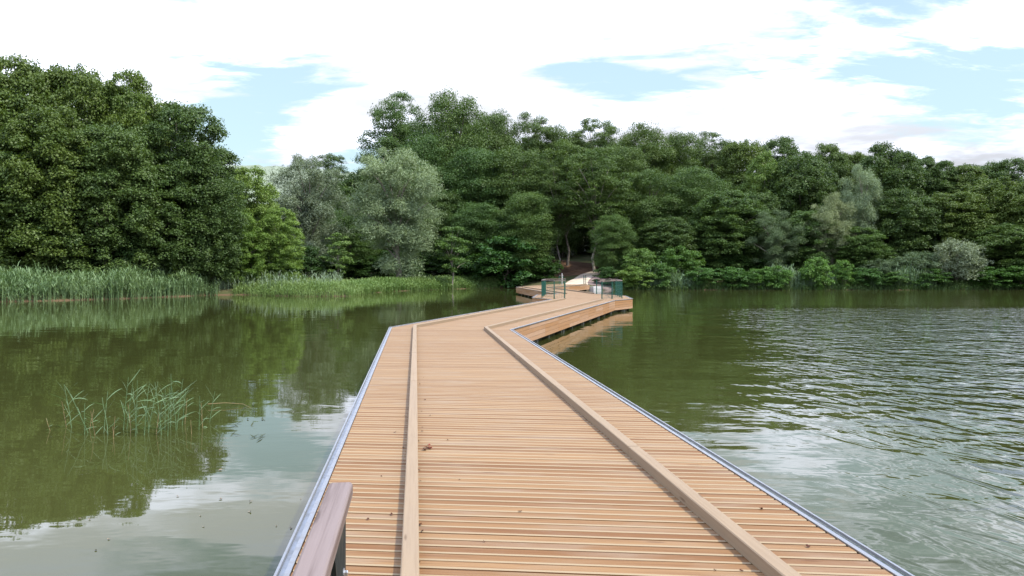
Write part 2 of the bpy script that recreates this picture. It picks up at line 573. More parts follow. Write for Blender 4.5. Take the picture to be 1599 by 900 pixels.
def span(poly, v):
    us = []
    n = len(poly)
    for i in range(n):
        p, q = poly[i], poly[(i + 1) % n]
        a, c = p[1], q[1]
        if (a - v) * (c - v) <= 0 and a != c:
            us.append(p[0] + (q[0] - p[0]) * (v - a) / (c - a))
    if len(us) < 2: return None
    return min(us), max(us)


plank_rnd = {}
for poly in pieces:
    pl = [(Vector(p).dot(U), Vector(p).dot(Vd)) for p in poly]
    v0, v1 = min(p[1] for p in pl), max(p[1] for p in pl)
    k = math.floor(v0 / pitch)
    while k * pitch < v1:
        base = k * pitch
        r = plank_rnd.setdefault(k, random.random())
        g, c = gapw / 2, 0.013
        prof = [(g, -0.045), (g, -0.005), (g + c, 0), (pitch - g - c, 0), (pitch - g, -0.005), (pitch - g, -0.045)]
        rows = []
        for dv, z in prof:
            vv = min(max(base + dv, v0 + 1e-4), v1 - 1e-4)
            s_ = span(pl, vv)
            rows.append((vv, z, s_))
        tilt = random.uniform(-.0012, .0012)
        for i in range(5):
            (va_, za, sa), (vb, zb, sb) = rows[i], rows[i + 1]
            if sa is None or sb is None: continue
            if abs(vb - va_) < 1e-5 and abs(za - zb) < 1e-5: continue
            pts = []
            for (uu, vv, z) in ((sa[0], va_, za), (sa[1], va_, za), (sb[1], vb, zb), (sb[0], vb, zb)):
                q = U * uu + Vd * vv
                pts.append((q.x, q.y, z + tilt))
            # a face pointing up, chamfers take the painted highlight tone instead of the plank's
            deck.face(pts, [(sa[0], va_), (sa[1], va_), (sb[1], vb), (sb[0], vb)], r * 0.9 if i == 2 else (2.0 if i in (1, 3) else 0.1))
        k += 1
keep(deck.build('deck_planks', M_deck), walk)


def off_line(p, q, d):
    """the line p-q moved d to its left"""
    p, q = Vector(p), Vector(q)
    n = Vector((-(q - p).y, (q - p).x)).normalized()
    return p + n * d, q + n * d


def isect(l1, l2):
    p, r = l1[0], l1[1] - l1[0]
    q, s = l2[0], l2[1] - l2[0]
    cr = r.x * s.y - r.y * s.x
    t_ = ((q - p).x * s.y - (q - p).y * s.x) / cr
    return p + r * t_


def kerb(points, side, d=0.62, w=0.095, h=0.08):
    """points: outline run; side +1 = kerb lies left of it"""
    lines_i = [off_line(points[i], points[i + 1], side * (d - w / 2)) for i in range(len(points) - 1)]
    lines_o = [off_line(points[i], points[i + 1], side * (d + w / 2)) for i in range(len(points) - 1)]

    def ends(lines):
        return [lines[0][0]] + [isect(lines[i], lines[i + 1]) for i in range(len(lines) - 1)] + [lines[-1][1]]
    a, c = ends(lines_i), ends(lines_o)
    for i in range(len(a) - 1):
        mb = MB()
        L = (a[i + 1] - a[i]).length
        n = max(1, round(L / 3.9))
        for k in range(n):
            f0, f1 = k / n, (k + 1) / n
            e = 0.004 / L
            if k > 0: f0 += e
            if k < n - 1: f1 -= e
            r = random.random()
            A0, A1 = a[i].lerp(a[i + 1], f0), a[i].lerp(a[i + 1], f1)
            B0, B1 = c[i].lerp(c[i + 1], f0), c[i].lerp(c[i + 1], f1)
            ch = 0.006
            z0, z1 = 0.001, h + random.uniform(-.0015, .0015)
            def cr_(A, B):
                n_ = (B - A).normalized()
                return [(A, z0), (A, z1 - ch), (A + n_ * ch, z1), (B - n_ * ch, z1), (B, z1 - ch), (B, z0)]
            pa, pb = cr_(A0, B0), cr_(A1, B1)
            u0 = random.random() * 9
            Lk = (A1 - A0).length
            acc = 0
            for j in range(5):
                e_ = math.hypot((pa[j + 1][0] - pa[j][0]).length, pa[j + 1][1] - pa[j][1])
                quad = [(*pa[j][0], pa[j][1]), (*pa[j + 1][0], pa[j + 1][1]), (*pb[j + 1][0], pb[j + 1][1]), (*pb[j][0], pb[j][1])]
                mb.face(quad, [(u0, acc), (u0, acc + e_), (u0 + Lk, acc + e_), (u0 + Lk, acc)], r)
                acc += e_
            mb.face([(*p, z) for p, z in pa], None, r)
            mb.face([(*p, z) for p, z in pb][::-1], None, r)
        keep(mb.build('kerb', M_kerb), walk)


# kerbs: left ones lie to the right of the outline walked forward
kerb([A0L, AL, BL], -1)
kerb([A0R, AR, BR], +1)
kerb([CL0, CL1, DL], -1, d=0.5)
kerb([CR0, CR1, DR], +1, d=0.3)


def edge_run(p, q, side):
    """galvanised profile, fascia boards and piles along one outline edge; side +1: outside is to the left"""
    P_, Q_ = Vector(p), Vector(q)
    dr = (Q_ - P_).normalized(); L = (Q_ - P_).length
    n = Vector((-dr.y, dr.x)) * side

    def pt(s, o, z): v = P_ + dr * s + n * o; return (v.x, v.y, z)
    # metal edge: flat inner flange, channel, raised outer flange
    mb = MB()
    mb.box(pt(0, 0.020, 0.003), pt(L, 0.020, 0.003), 0.030, 0.010, 0.9)
    mb.box(pt(0, 0.075, 0.006), pt(L, 0.075, 0.006), 0.014, 0.018, 0.9)
    keep(mb.build('metal_edge', M_galv), walk)
    mb = MB()
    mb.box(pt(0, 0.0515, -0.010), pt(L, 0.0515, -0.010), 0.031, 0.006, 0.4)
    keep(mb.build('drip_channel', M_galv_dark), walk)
    # fascia: four boards, butted every couple of metres
    mb = MB()
    nb = max(1, round(L / 2.1))
    for row in range(4):
        for k in range(nb):
            s0, s1 = k * L / nb + 0.002, (k + 1) * L / nb - 0.002
            z = -0.075 - row * 0.125
            mb.box(pt(s0, 0.045, z), pt(s1, 0.045, z), 0.024, 0.117, None, bevel=0.003)
    keep(mb.build('fascia', M_fascia), walk)
    mb = MB()
    mb.box(pt(0.02, -0.30, -0.36), pt(L - 0.02, -0.30, -0.36), 0.10, 0.62, 0.5)
    keep(mb.build('beam', M_beam), walk)
    return pt, L


piles = 0
for (p, q, side) in [(A0L, AL, 1), (A0R, AR, -1), (AL, BL, 1), (AR, BR, -1), (BL, LL1, 1), (BR, RR1, -1), (LL1, LL2, 1), (RR1, RR2, -1),
                     (LL2, CL0, 1), (RR2, CR0, -1), (CL0, CL1, 1), (CR0, CR1, -1), (CL1, DL, 1), (CR1, DR, -1)]:
    pt, L = edge_run(p, q, side)
    e_ = (Vector(q) - Vector(p)).normalized(); n2d = Vector((-e_.y, e_.x))
    n = max(1, round(L / 2.1))
    if L < 3: n = 1
    for k in range(n):
        s = (k + 0.5) * L / n
        if piles > 92: break
        piles += 1
        mb = MB()
        mb.box(pt(s, -0.13, -3.2), pt(s, -0.13, -0.03), 0.20, 0.20, 0.5, up=tuple(n2d.to_3d()), bevel=0.01)
        keep(mb.build('pile', M_pile), walk)
        mb = MB()
        mb.box(pt(s + 0.16, -0.01, -0.95), pt(s + 0.16, -0.01, -0.05), 0.025, 0.010, 0.5, up=tuple(n2d.to_3d()))
        mb.box(pt(s + 0.30, -0.01, -0.95), pt(s + 0.30, -0.01, -0.05), 0.025, 0.010, 0.5, up=tuple(n2d.to_3d()))
        if s < 40 and piles % 2: keep(mb.build('bracket', M_galv), walk)


# ------------------------------------------------------------------ railings
def railing(pts, label, group, name='railing', loops=None, mesh_gap=0.10):
    """posts, wooden handrail and welded wire mesh along a run of deck points"""
    root = tag(empty(name, (pts[0][0], pts[0][1], 0.0)), label, 'railing', group)
    P_ = [Vector((*p, 0.0)) for p in pts]
    z0 = 0.002
    # handrail, one continuous mitred board
    mb = MB()
    w_ = 0.075
    lo = [off_line(P_[i].xy, P_[i + 1].xy, w_ / 2) for i in range(len(P_) - 1)]
    li = [off_line(P_[i].xy, P_[i + 1].xy, -w_ / 2) for i in range(len(P_) - 1)]
    def ends(lines): return [lines[0][0]] + [isect(lines[i], lines[i + 1]) for i in range(len(lines) - 1)] + [lines[-1][1]]
    a, c = ends(lo), ends(li)
    for i in range(len(a) - 1):
        L = (a[i + 1] - a[i]).length
        za, zb = 0.962, 1.0
        f = lambda v, z: (v.x, v.y, z)
        q = [a[i], c[i], c[i + 1], a[i + 1]]
        mb.face([f(v, zb) for v in q], [(0, 0), (0, w_), (L, w_), (L, 0)], 0.5)
        mb.face([f(v, za) for v in q[::-1]], [(0, 0), (0, w_), (L, w_), (L, 0)], 0.5)
        mb.face([f(a[i], za), f(a[i], zb), f(a[i + 1], zb), f(a[i + 1], za)], [(0, 0), (0, .04), (L, .04), (L, 0)], 0.5)
        mb.face([f(c[i + 1], za), f(c[i + 1], zb), f(c[i], zb), f(c[i], za)], [(0, 0), (0, .04), (L, .04), (L, 0)], 0.5)
    for e, (u_, v_) in enumerate(((a[0], c[0]), (a[-1], c[-1]))):
        mb.face([f(u_, 0.962), f(v_, 0.962), f(v_, 1.0), f(u_, 1.0)], None, 0.5)
    keep(mb.build('handrail', M_rail), root)
    # posts
    for i in range(len(P_) - 1):
        seg = P_[i + 1] - P_[i]; L = seg.length
        n = max(1, round(L / 1.9))
        for k in range(n + (1 if i == len(P_) - 2 else 0)):
            p = P_[i] + seg * (k / n)
            if k == 0 and i == 0: p = p + seg.normalized() * 0.04
            if k == n: p = p - seg.normalized() * 0.04
            mb = MB()
            mb.box((p.x, p.y, z0), (p.x, p.y, 0.960), 0.05, 0.05, 0.5, up=(seg.y / L, -seg.x / L, 0), bevel=0.004)
            mb.box((p.x, p.y, z0), (p.x, p.y, z0 + 0.012), 0.13, 0.13, 0.5, up=(seg.y / L, -seg.x / L, 0))
            keep(mb.build('post', M_green), root)
        mb = MB()
        d = seg.normalized(); o = Vector((-d.y, d.x, 0)) * 0.004
        for z in (0.10, 0.30, 0.50, 0.70, 0.90):
            mb.box(P_[i] + d * 0.03 + Vector((0, 0, z)) + o, P_[i + 1] - d * 0.03 + Vector((0, 0, z)) + o, 0.008, 0.008, 0.5)
        m_ = int(L / mesh_gap)
        for k in range(1, m_):
            p = P_[i] + d * (k * L / m_)
            mb.box(p + Vector((0, 0, 0.06)), p + Vector((0, 0, 0.93)), 0.004, 0.004, 0.5, up=(0, 1, 0))
        keep(mb.build('wire_mesh', M_green), root)
    return root


railing([(2.92, 45.25), (2.30, 45.0), (1.70, 47.0), (2.12, 52.3), (3.48, 53.8)],
        'green wire mesh railing with wooden handrail on left side of widened boardwalk landing', 'green railings with pale wooden handrail')
railing([(4.72, 43.5), (6.12, 46.0), (6.45, 51.3), (5.50, 53.9)],
        'green wire mesh railing with wooden handrail on right side of widened boardwalk landing', 'green railings with pale wooden handrail')
railing([(4.95, 86.9), (5.55, 89.2)], 'short green railing at left of the boardwalk end where the path begins', 'green railings with pale wooden handrail')
railing([(7.55, 87.2), (7.95, 88.9)], 'short green railing at right of the boardwalk end where the path begins', 'green railings with pale wooden handrail')

# near handrail at bottom left
adir = Vector((-0.1163, 1.0, 0)).normalized()
nside = Vector((adir.y, -adir.x, 0))          # to the right
E = Vector((-0.483, 2.335, 0))                # far end, centre line
near = tag(empty('railing', (E.x, E.y, 0)), 'weathered wooden handrail on dark green post in the bottom left foreground', 'railing')
S = E - adir * 4.4
mb = MB()
zt, th, hw = 1.0, 0.036, 0.034
# rounded plank: cross-section with soft corners, end corners rounded too
prof = [(-hw, -th + .004), (-hw + .004, -th), (hw - .004, -th), (hw, -th + .004), (hw, -.007), (hw - .002, -.003), (hw - .007, 0), (-hw + .007, 0), (-hw + .002, -.003), (-hw, -.007)]
stations = [(0.0, 1), (4.382, 1), (4.390, 0.97), (4.396, 0.90), (4.40, 0.80)]
rings = []
for s, k in stations:
    rings.append([S + adir * s + nside * (x * k) + Vector((0, 0, zt + z * (1 if k == 1 else 1) - (0.0 if k == 1 else (1 - k) * 0.01))) for x, z in prof])
for i in range(len(rings) - 1):
    acc = 0
    for j in range(len(prof)):
        j2 = (j + 1) % len(prof)
        e = math.hypot(prof[j2][0] - prof[j][0], prof[j2][1] - prof[j][1])
        s0, s1 = stations[i][0], stations[i + 1][0]
        mb.face([rings[i][j], rings[i][j2], rings[i + 1][j2], rings[i + 1][j]], [(s0, acc), (s0, acc + e), (s1, acc + e), (s1, acc)], 0.5)
        acc += e
mb.face(rings[-1], None, 0.5); mb.face(rings[0][::-1], None, 0.5)
keep(mb.build('handrail', M_rail, smooth=False), near)
for s in (0.06, 2.1, 4.05):
    c0 = E - adir * s
    mb = MB()
    # flat bar post, its broad face along the rail
    f = lambda a, z, o=0.0: tuple(c0 - adir * a + nside * (0.018 + o) + Vector((0, 0, z)))
    g = lambda a, z: f(a, z, -0.012)
    out = [(0.0, 0.963), (0.30, 0.963), (0.30, 0.90), (0.12, 0.62), (0.10, 0.002), (0.0, 0.002)]
    mb.face([f(a, z) for a, z in out][::-1], None, .5); mb.face([g(a, z) for a, z in out], None, .5)
    for i in range(len(out)):
        a, b_ = out[i], out[(i + 1) % len(out)]
        mb.face([f(*a), f(*b_), g(*b_), g(*a)], None, .5)
    keep(mb.build('post', M_green_dark), near)
    mb = MB()
    bc = c0 - adir * 0.075 + nside * 0.018 + Vector((0, 0, 0.79))
    mb.tube([bc, bc + nside * 0.003, bc + nside * 0.0035], [0.013, 0.013, 0.010], 16)
    mb.tube([bc + nside * 0.0035, bc + nside * 0.010, bc + nside * 0.012], [0.008, 0.008, 0.006], 6)
    keep(mb.build('bolt', M_bolt), near)
for z in (0.15, 0.32, 0.49, 0.66, 0.83):
    mb = MB()
    q0 = E - adir * 0.2 + Vector((0, 0, z)); q1 = S + Vector((0, 0, z))
    mb.tube([q0, q1], [0.004, 0.004], 8)
    keep(mb.build('rail_wire', M_green_dark), near)

# ------------------------------------------------------------------ path, bank, abutment
def drape(name, centre, widths, mat, lift, kind='structure', n=60, m_=9):
    c_ = np.array(centre, float)
    tt = np.linspace(0, len(c_) - 1, n)
    cx_ = np.interp(tt, range(len(c_)), c_[:, 0]); cy_ = np.interp(tt, range(len(c_)), c_[:, 1])
    ww = np.interp(tt, range(len(c_)), widths)
    k = np.ones(7) / 7
    cx_ = np.convolve(np.pad(cx_, 3, 'edge'), k, 'valid'); cy_ = np.convolve(np.pad(cy_, 3, 'edge'), k, 'valid')
    tx, ty = np.gradient(cx_), np.gradient(cy_)
    L = np.hypot(tx, ty); nxv, nyv = -ty / L, tx / L
    f = np.linspace(-0.5, 0.5, m_)
    X = cx_[:, None] + nxv[:, None] * ww[:, None] * f; Y = cy_[:, None] + nyv[:, None] * ww[:, None] * f
    Zz = height(np.stack([X.ravel(), Y.ravel()], 1)) + lift
    # edges dip into the ground
    Zz = Zz.reshape(X.shape); Zz[:, 0] -= 0.12; Zz[:, -1] -= 0.12
    I = np.arange(X.size).reshape(X.shape)
    Qd = np.stack([I[:-1, :-1].ravel(), I[:-1, 1:].ravel(), I[1:, 1:].ravel(), I[1:, :-1].ravel()], 1)
    o = link(name, np_mesh(name, np.column_stack([X.ravel(), Y.ravel(), Zz.ravel()]), Qd, mat, smooth=True))
    return tag(o, kind=kind)


drape('bank', [(5.5, 101), (6, 105), (4, 110), (2, 115)], [12, 13, 14, 14], M_soil, 0.05, n=40, m_=30)
drape('shore_soil', [(9.8, 88.8), (10.5, 92), (12, 96), (13, 101)], [2.5, 5, 6, 5], plain_mat('grey_soil', (0.13, 0.09, 0.075), (0.21, 0.16, 0.14), 0.9), 0.04, n=30, m_=16)
drape('path', [(6.65, 88.2), (7.0, 92), (7.9, 96), (9.2, 100), (11.2, 103.5), (14.5, 106), (19, 108)], [3.0, 2.9, 2.7, 2.7, 2.7, 2.7, 2.7], M_path, 0.12, n=70)
mb = MB()
mb.box((8.35, 87.3, -0.50), (9.3, 88.2, -0.50), 0.7, 0.56, 0.5, bevel=0.05)
ab = mb.build('abutment', M_stone)
tag(ab, 'pale concrete abutment block at the water beside the boardwalk end', 'abutment')
mb = MB()
mb.tube([(5.25, 86.6, 0.0), (5.25, 86.6, 1.15)], [0.05, 0.045], 10)
mb.tube([(5.25, 86.6, 1.15), (5.25, 86.6, 1.2)], [0.045, 0.02], 10)
tag(mb.build('bollard', M_stone), 'pale wooden marker post standing by the left railing at path start', 'bollard')

# ------------------------------------------------------------------ trees
def unit(v): return v / np.maximum(np.linalg.norm(v, axis=1, keepdims=True), 1e-9)


def leaf_quads(c, n, L, W, rg, droop=0.0):
    """rhombic leaves: centre c (N,3), normal n, length L, width W"""
    N = len(c)
    r = rg.normal(size=(N, 3))
    if droop: r[:, 2] = r[:, 2] * 0.4 - droop
    tvec = unit(r - (r * n).sum(1, keepdims=True) * n)
    bvec = np.cross(n, tvec)
    L = L * rg.uniform(0.65, 1.3, (N, 1)); W = W * rg.uniform(0.7, 1.25, (N, 1))
    a = c - tvec * L / 2; d = c + tvec * L / 2
    k = c - tvec * L * 0.08 + n * L * 0.06
    v = np.stack([a, k - bvec * W / 2, d, k + bvec * W / 2], 1).reshape(-1, 3)
    q = np.arange(N * 4).reshape(N, 4)
    return v, q


def clump_leaves(cent, rad, n, rg, up=0.5, rnd_n=0.55, low=-0.35, fill=0.72):
    d = unit(rg.normal(size=(int(n * 1.9) + 8, 3)))
    d = d[d[:, 2] > low][:n]
    rr = fill + (1 - fill) * rg.random((len(d), 1))
    lump = 1 + 0.18 * np.sin(d[:, :1] * 5 + cent[0] * 3) * np.sin(d[:, 1:2] * 6 + cent[1]) + rg.normal(0, 0.07, (len(d), 1))
    p = cent + d * rr * lump * rad
    nn_ = unit(d * 0.7 + np.array([0, 0, up]) + rg.normal(size=d.shape) * rnd_n)
    return p, nn_


def env(kind, t):
    if kind == 'broad':   return np.clip(np.sin(PI * np.clip(t, 0, 1) ** 0.62) ** 0.62, 0.12, 1)
    if kind == 'cone':    return np.clip(1.02 - t, 0, 1) ** 0.62 * np.clip(t * 9 + .55, 0, 1)
    if kind == 'locust':  return np.clip(np.sin(PI * np.clip(t * 0.86 + 0.10, 0, 1)) ** 0.55, 0.2, 1)
    if kind == 'top':     return np.clip(np.sin(PI * np.clip(t * 0.62 + 0.33, 0, 1)) ** 0.7, 0.1, 1)
    if kind == 'willow':  return np.clip(np.sin(PI * np.clip(t * 0.86 + 0.10, 0, 1)) ** 0.6, 0.2, 1)
    return np.clip(np.sin(PI * np.clip(t * 0.70 + 0.28, 0, 1)) ** 0.6, 0.2, 1)


protos = {}


def make_proto(key, kind, H, R, t0, nclump, nleaf, leafL, leafW, mat, bark, crad, flat, seed, trunk_r=0.22, up=0.5,
               rnd_n=0.55, droop=0.0, inner=0.25, limbs=14, lean=0.0, pw=2.3, lump=0.22, taper=0.0):
    rg = np.random.default_rng(seed)
    z0 = H * t0
    clumps = []
    # two or three broad lobes give each crown its own outline
    la = rg.random(5) * 2 * PI; lt = rg.random(5); lw = rg.uniform(0.10, 0.26, 5)
    ph = rg.random((6, 3)) * 2 * PI
    for i in range(nclump):
        cr = crad * rg.uniform(0.65, 1.35)
        if kind == 'cone':
            t_ = ((i + rg.random()) / nclump) ** 1.25
            a = i * 2.39996 + rg.normal(0, 0.35)
            e = env(kind, t_)
            rr = R * e * (rg.uniform(0.15, 0.6) if rg.random() < inner else rg.uniform(0.75, 1.0))
            rr = max(rr - cr * 0.6, 0.05 * R)
            z = z0 + t_ * (H - z0) - cr * flat * 0.6
            cen = np.array([math.cos(a) * rr, math.sin(a) * rr, z])
        else:
            # directions spread evenly over a rounded body, its radius swelling and shrinking with low frequency
            zz = 1 - 2 * (i + 0.5) / nclump
            zz = np.clip(zz + rg.normal(0, 0.05), -1, 0.95)
            if zz > 0.7: cr = crad * rg.uniform(0.7, 1.1)
            a = i * 2.39996 + rg.normal(0, 0.25)
            rho = math.sqrt(max(0, 1 - zz * zz))
            p_ = pw if zz > 0 else max(pw, 4.0)
            sf = (rho ** p_ + abs(zz) ** p_) ** (-1 / p_)
            dx, dy, dz = math.cos(a) * rho * sf, math.sin(a) * rho * sf, zz * sf
            mod = 1 + lump * sum(math.sin(dx * 2.2 * (1 + j * .35) + ph[j, 0]) * math.sin(dy * 2.2 * (1 + j * .35) + ph[j, 1]) * math.cos(dz * 2.0 + ph[j, 2]) for j in range(6))
            mod = min(mod, 1.12)
            if zz > 0.6: mod = 1 + (mod - 1) * 0.45
            if rg.random() < inner: mod *= rg.uniform(0.35, 0.8)
            hc = (H - z0) / 2
            f1 = max(R * mod - cr * 0.7, 0.1); f2 = max(hc * (1 + (mod - 1) * 0.8) - cr * flat * 0.8, 0.1)
            low = 1.0 if dz > 0 else 1.0 - taper * abs(dz)
            cen = np.array([dx * f1 * low + lean * (dz + 1) / 2 * R, dy * f1 * low, z0 + hc + dz * f2])
        clumps.append((cen, np.array([cr, cr, cr * flat * rg.uniform(0.85, 1.2)])))
    Ps, Ns, rs = [], [], []
    tot = sum(c[1][0] ** 2 for c in clumps)
    for cen, rad in clumps:
        n_ = int(nleaf * rad[0] ** 2 / tot)
        # each clump is itself a handful of sprays
        k = 5
        sub = unit(rg.normal(size=(k, 3)) + np.array([0, 0, 0.35])) * rad * 0.55 + cen
        tone = rg.normal(0, 0.12)
        for s_ in sub:
            p, nn_ = clump_leaves(s_, rad * rg.uniform(0.55, 0.85), n_ // k, rg, up, rnd_n, fill=0.45)
            Ps.append(p); Ns.append(nn_); rs.append(np.clip(rg.normal(0.5 + tone, 0.2, len(p)), 0, 1))
    p = np.concatenate(Ps); nn_ = np.concatenate(Ns)
    p[:, 2] = np.maximum(p[:, 2], 0.05)
    v, q = leaf_quads(p, nn_, leafL, leafW, rg, droop)
    crown = np_mesh('crown', v, q, mat, rnd=np.concatenate(rs))
    # trunk and limbs
    mb = MB()
    top = H * (0.80 if t0 > 0.2 else 0.7)
    path_ = [(rg.normal(0, 0.012 * H) * (i > 0) + lean * R * 0.7 * (i / 6) ** 1.5, rg.normal(0, 0.012 * H) * (i > 0), -0.3 + (top + 0.3) * i / 6) for i in range(7)]
    rad_ = [trunk_r * (1.35 if i == 0 else 1 - 0.13 * i) for i in range(7)]
    mb.tube(path_, rad_, 8)
    order = sorted(range(len(clumps)), key=lambda _: rg.random())[:limbs]
    for j in order:
        cen, rad = clumps[j]
        zb = max(min(cen[2] * 0.62, top * 0.85), H * 0.06)
        f_ = (zb + 0.3) / (top + 0.3) * 6
        i0 = int(min(f_, 5)); fr = f_ - i0
        b0 = np.array(path_[i0]) * (1 - fr) + np.array(path_[i0 + 1]) * fr
        mid = (b0 * 0.5 + cen * 0.5) + np.array([0, 0, 0.04 * H * rg.random()])
        mb.tube([b0, b0 * 0.6 + mid * 0.4, mid, cen], [trunk_r * 0.42, trunk_r * .34, trunk_r * 0.24, trunk_r * 0.08], 5, cap=False)
    tm = mb.build('trunk_tmp', bark, smooth=True)
    trunk = tm.data
    bpy.data.objects.remove(tm)
    trunk.name = 'trunk'
    protos.setdefault(key, []).append((crown, trunk, H, R))


for s in range(5):
    make_proto('broad', 'b', 16, 4.6, 0.0, 230, 80000, 0.22, 0.16, M_broad, M_bark, 1.10, 0.82, 11 + s, 0.24, limbs=10, lump=0.13)
for s in range(4):
    make_proto('locust', 'l', 18, 5.2, 0.03, 140, 85000, 0.20, 0.12, M_locust, M_bark, 1.75, 0.74, 31 + s, 0.26, up=0.5, limbs=18, taper=0.15, lump=0.13)
for s in range(3):
    make_proto('airy', 't', 18, 4.8, 0.42, 90, 38000, 0.20, 0.12, M_locust, M_bark, 1.35, 0.52, 41 + s, 0.20, up=0.75, limbs=34, taper=0.4, lump=0.3)
for s in range(2):
    make_proto('stem', 's', 18, 4.0, 0.36, 80, 34000, 0.21, 0.12, M_locust, M_bark_pale, 1.4, 0.55, 51 + s, 0.17, up=0.75, limbs=22, taper=0.3, lump=0.3)
for s in range(2):
    make_proto('willow', 'w', 14, 4.6, 0.08, 80, 66000, 0.28, 0.06, M_willow, M_bark_pale, 1.30, 0.95, 61 + s, 0.32, up=0.35, rnd_n=0.8, droop=0.6, limbs=24, lean=0.12, taper=0.45, lump=0.36)
for s in range(3):
    make_proto('bright', 'b', 12, 4.0, 0.0, 150, 48000, 0.20, 0.14, M_bright, M_bark, 0.95, 0.62, 71 + s, 0.16, limbs=10, pw=1.9, lump=0.16)
for s in range(2):
    make_proto('young', 'y', 6, 1.8, 0.26, 30, 4600, 0.19, 0.13, M_bright, M_bark_pale, 0.55, 0.45, 81 + s, 0.07, limbs=16, pw=1.8)
for s in range(3):
    make_proto('shrub', 'y', 4, 2.0, 0.0, 40, 11000, 0.19, 0.12, M_bright, M_bark, 0.62, 0.75, 91 + s, 0.06, limbs=8)
for s in range(2):
    make_proto('greybush', 'y', 5, 2.4, 0.0, 44, 17000, 0.22, 0.065, M_willow, M_bark_pale, 0.75, 1.05, 101 + s, 0.08, rnd_n=0.8, droop=0.3, limbs=8, lump=0.08)
for s in range(2):
    make_proto('cone', 'b', 16, 4.2, 0.0, 200, 60000, 0.22, 0.16, M_broad, M_bark, 0.95, 0.62, 111 + s, 0.2, limbs=8, pw=1.55, lump=0.10)

NAME = {'broad': ('broadleaf_tree', 'tree'), 'locust': ('locust_tree', 'tree'), 'airy': ('locust_tree', 'tree'), 'stem': ('locust_tree', 'tree'),
        'willow': ('willow_tree', 'tree'), 'bright': ('broadleaf_tree', 'tree'), 'young': ('young_tree', 'tree'), 'shrub': ('shrub', 'shrub'),
        'greybush': ('willow_bush', 'bush'), 'cone': ('broadleaf_tree', 'tree')}
tcount = {}


def tree(kind, px, top, hw, d, label, tint=(1, 1, 1), group='trees on the lake shore', rot=None):
    i = tcount.get(kind, 0); tcount[kind] = i + 1
    crown, trunk, H, R = protos[kind][i % len(protos[kind])]
    x = X_at(px, d)
    z = gz(x, d)
    h = EYE + (HOR - top) * d / F - z
    r_ = hw * d / F
    nm, cat = NAME[kind]
    root = empty(nm, (x, d, z), random.random() * 6.28 if rot is None else rot)
    root.scale = (r_ / R, r_ / R, h / H)
    tag(root, label, cat, group)
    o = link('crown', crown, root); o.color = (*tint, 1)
    link('trunk', trunk, root)
    return root


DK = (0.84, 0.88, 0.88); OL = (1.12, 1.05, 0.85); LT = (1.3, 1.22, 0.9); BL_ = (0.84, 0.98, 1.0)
G1 = 'dense trees on the left bank'
for row in [
    ('broad', -75, 84, 105, 67, 'tall dense dark tree cut off by the left edge of the photo', OL),
    ('broad', 28, 92, 82, 71, 'tall dense green tree whose top is the highest at far left', OL),
    ('broad', 112, 102, 72, 73, 'tall dense tree with ragged top, second peak of the left mass', OL),
    ('broad', 200, 117, 62, 74, 'tall tree with rounded bright top, third peak of the left mass', LT),
    ('broad', 283, 160, 74, 73, 'dark rounded tree at the right shoulder of the left mass', DK),
    ('broad', -5, 205, 85, 65, 'dark broad tree low behind the reeds at far left', (1, 1, 1)),
    ('broad', 80, 170, 80, 66, 'mid-height green tree in the front of the left mass behind reeds', OL),
    ('broad', 170, 195, 75, 67.5, 'leafy green tree in front of the rounded bright top on left', (1, 1, 1)),
    ('broad', 245, 262, 70, 70.5, 'lower dark tree in front of the dark rounded shoulder tree', DK),
    ('broad', 328, 250, 52, 73, 'dark tree sloping down at the right end of the left mass', DK),
    ('bright', 394, 262, 52, 80, 'yellow green slender tree right of the dark left mass', (1.3, 1.2, 1)),
    ('bright', 436, 322, 38, 78, 'small yellow green tree above the grassy spit', (1.3, 1.25, 1.0)),
    ('bright', 372, 330, 40, 75.5, 'bright green bushy tree at foot of the dark left mass', (1.2, 1.2, .95)),
]: tree(*row[:6], tint=row[6], group=G1)
G2 = 'trees on the far shore'
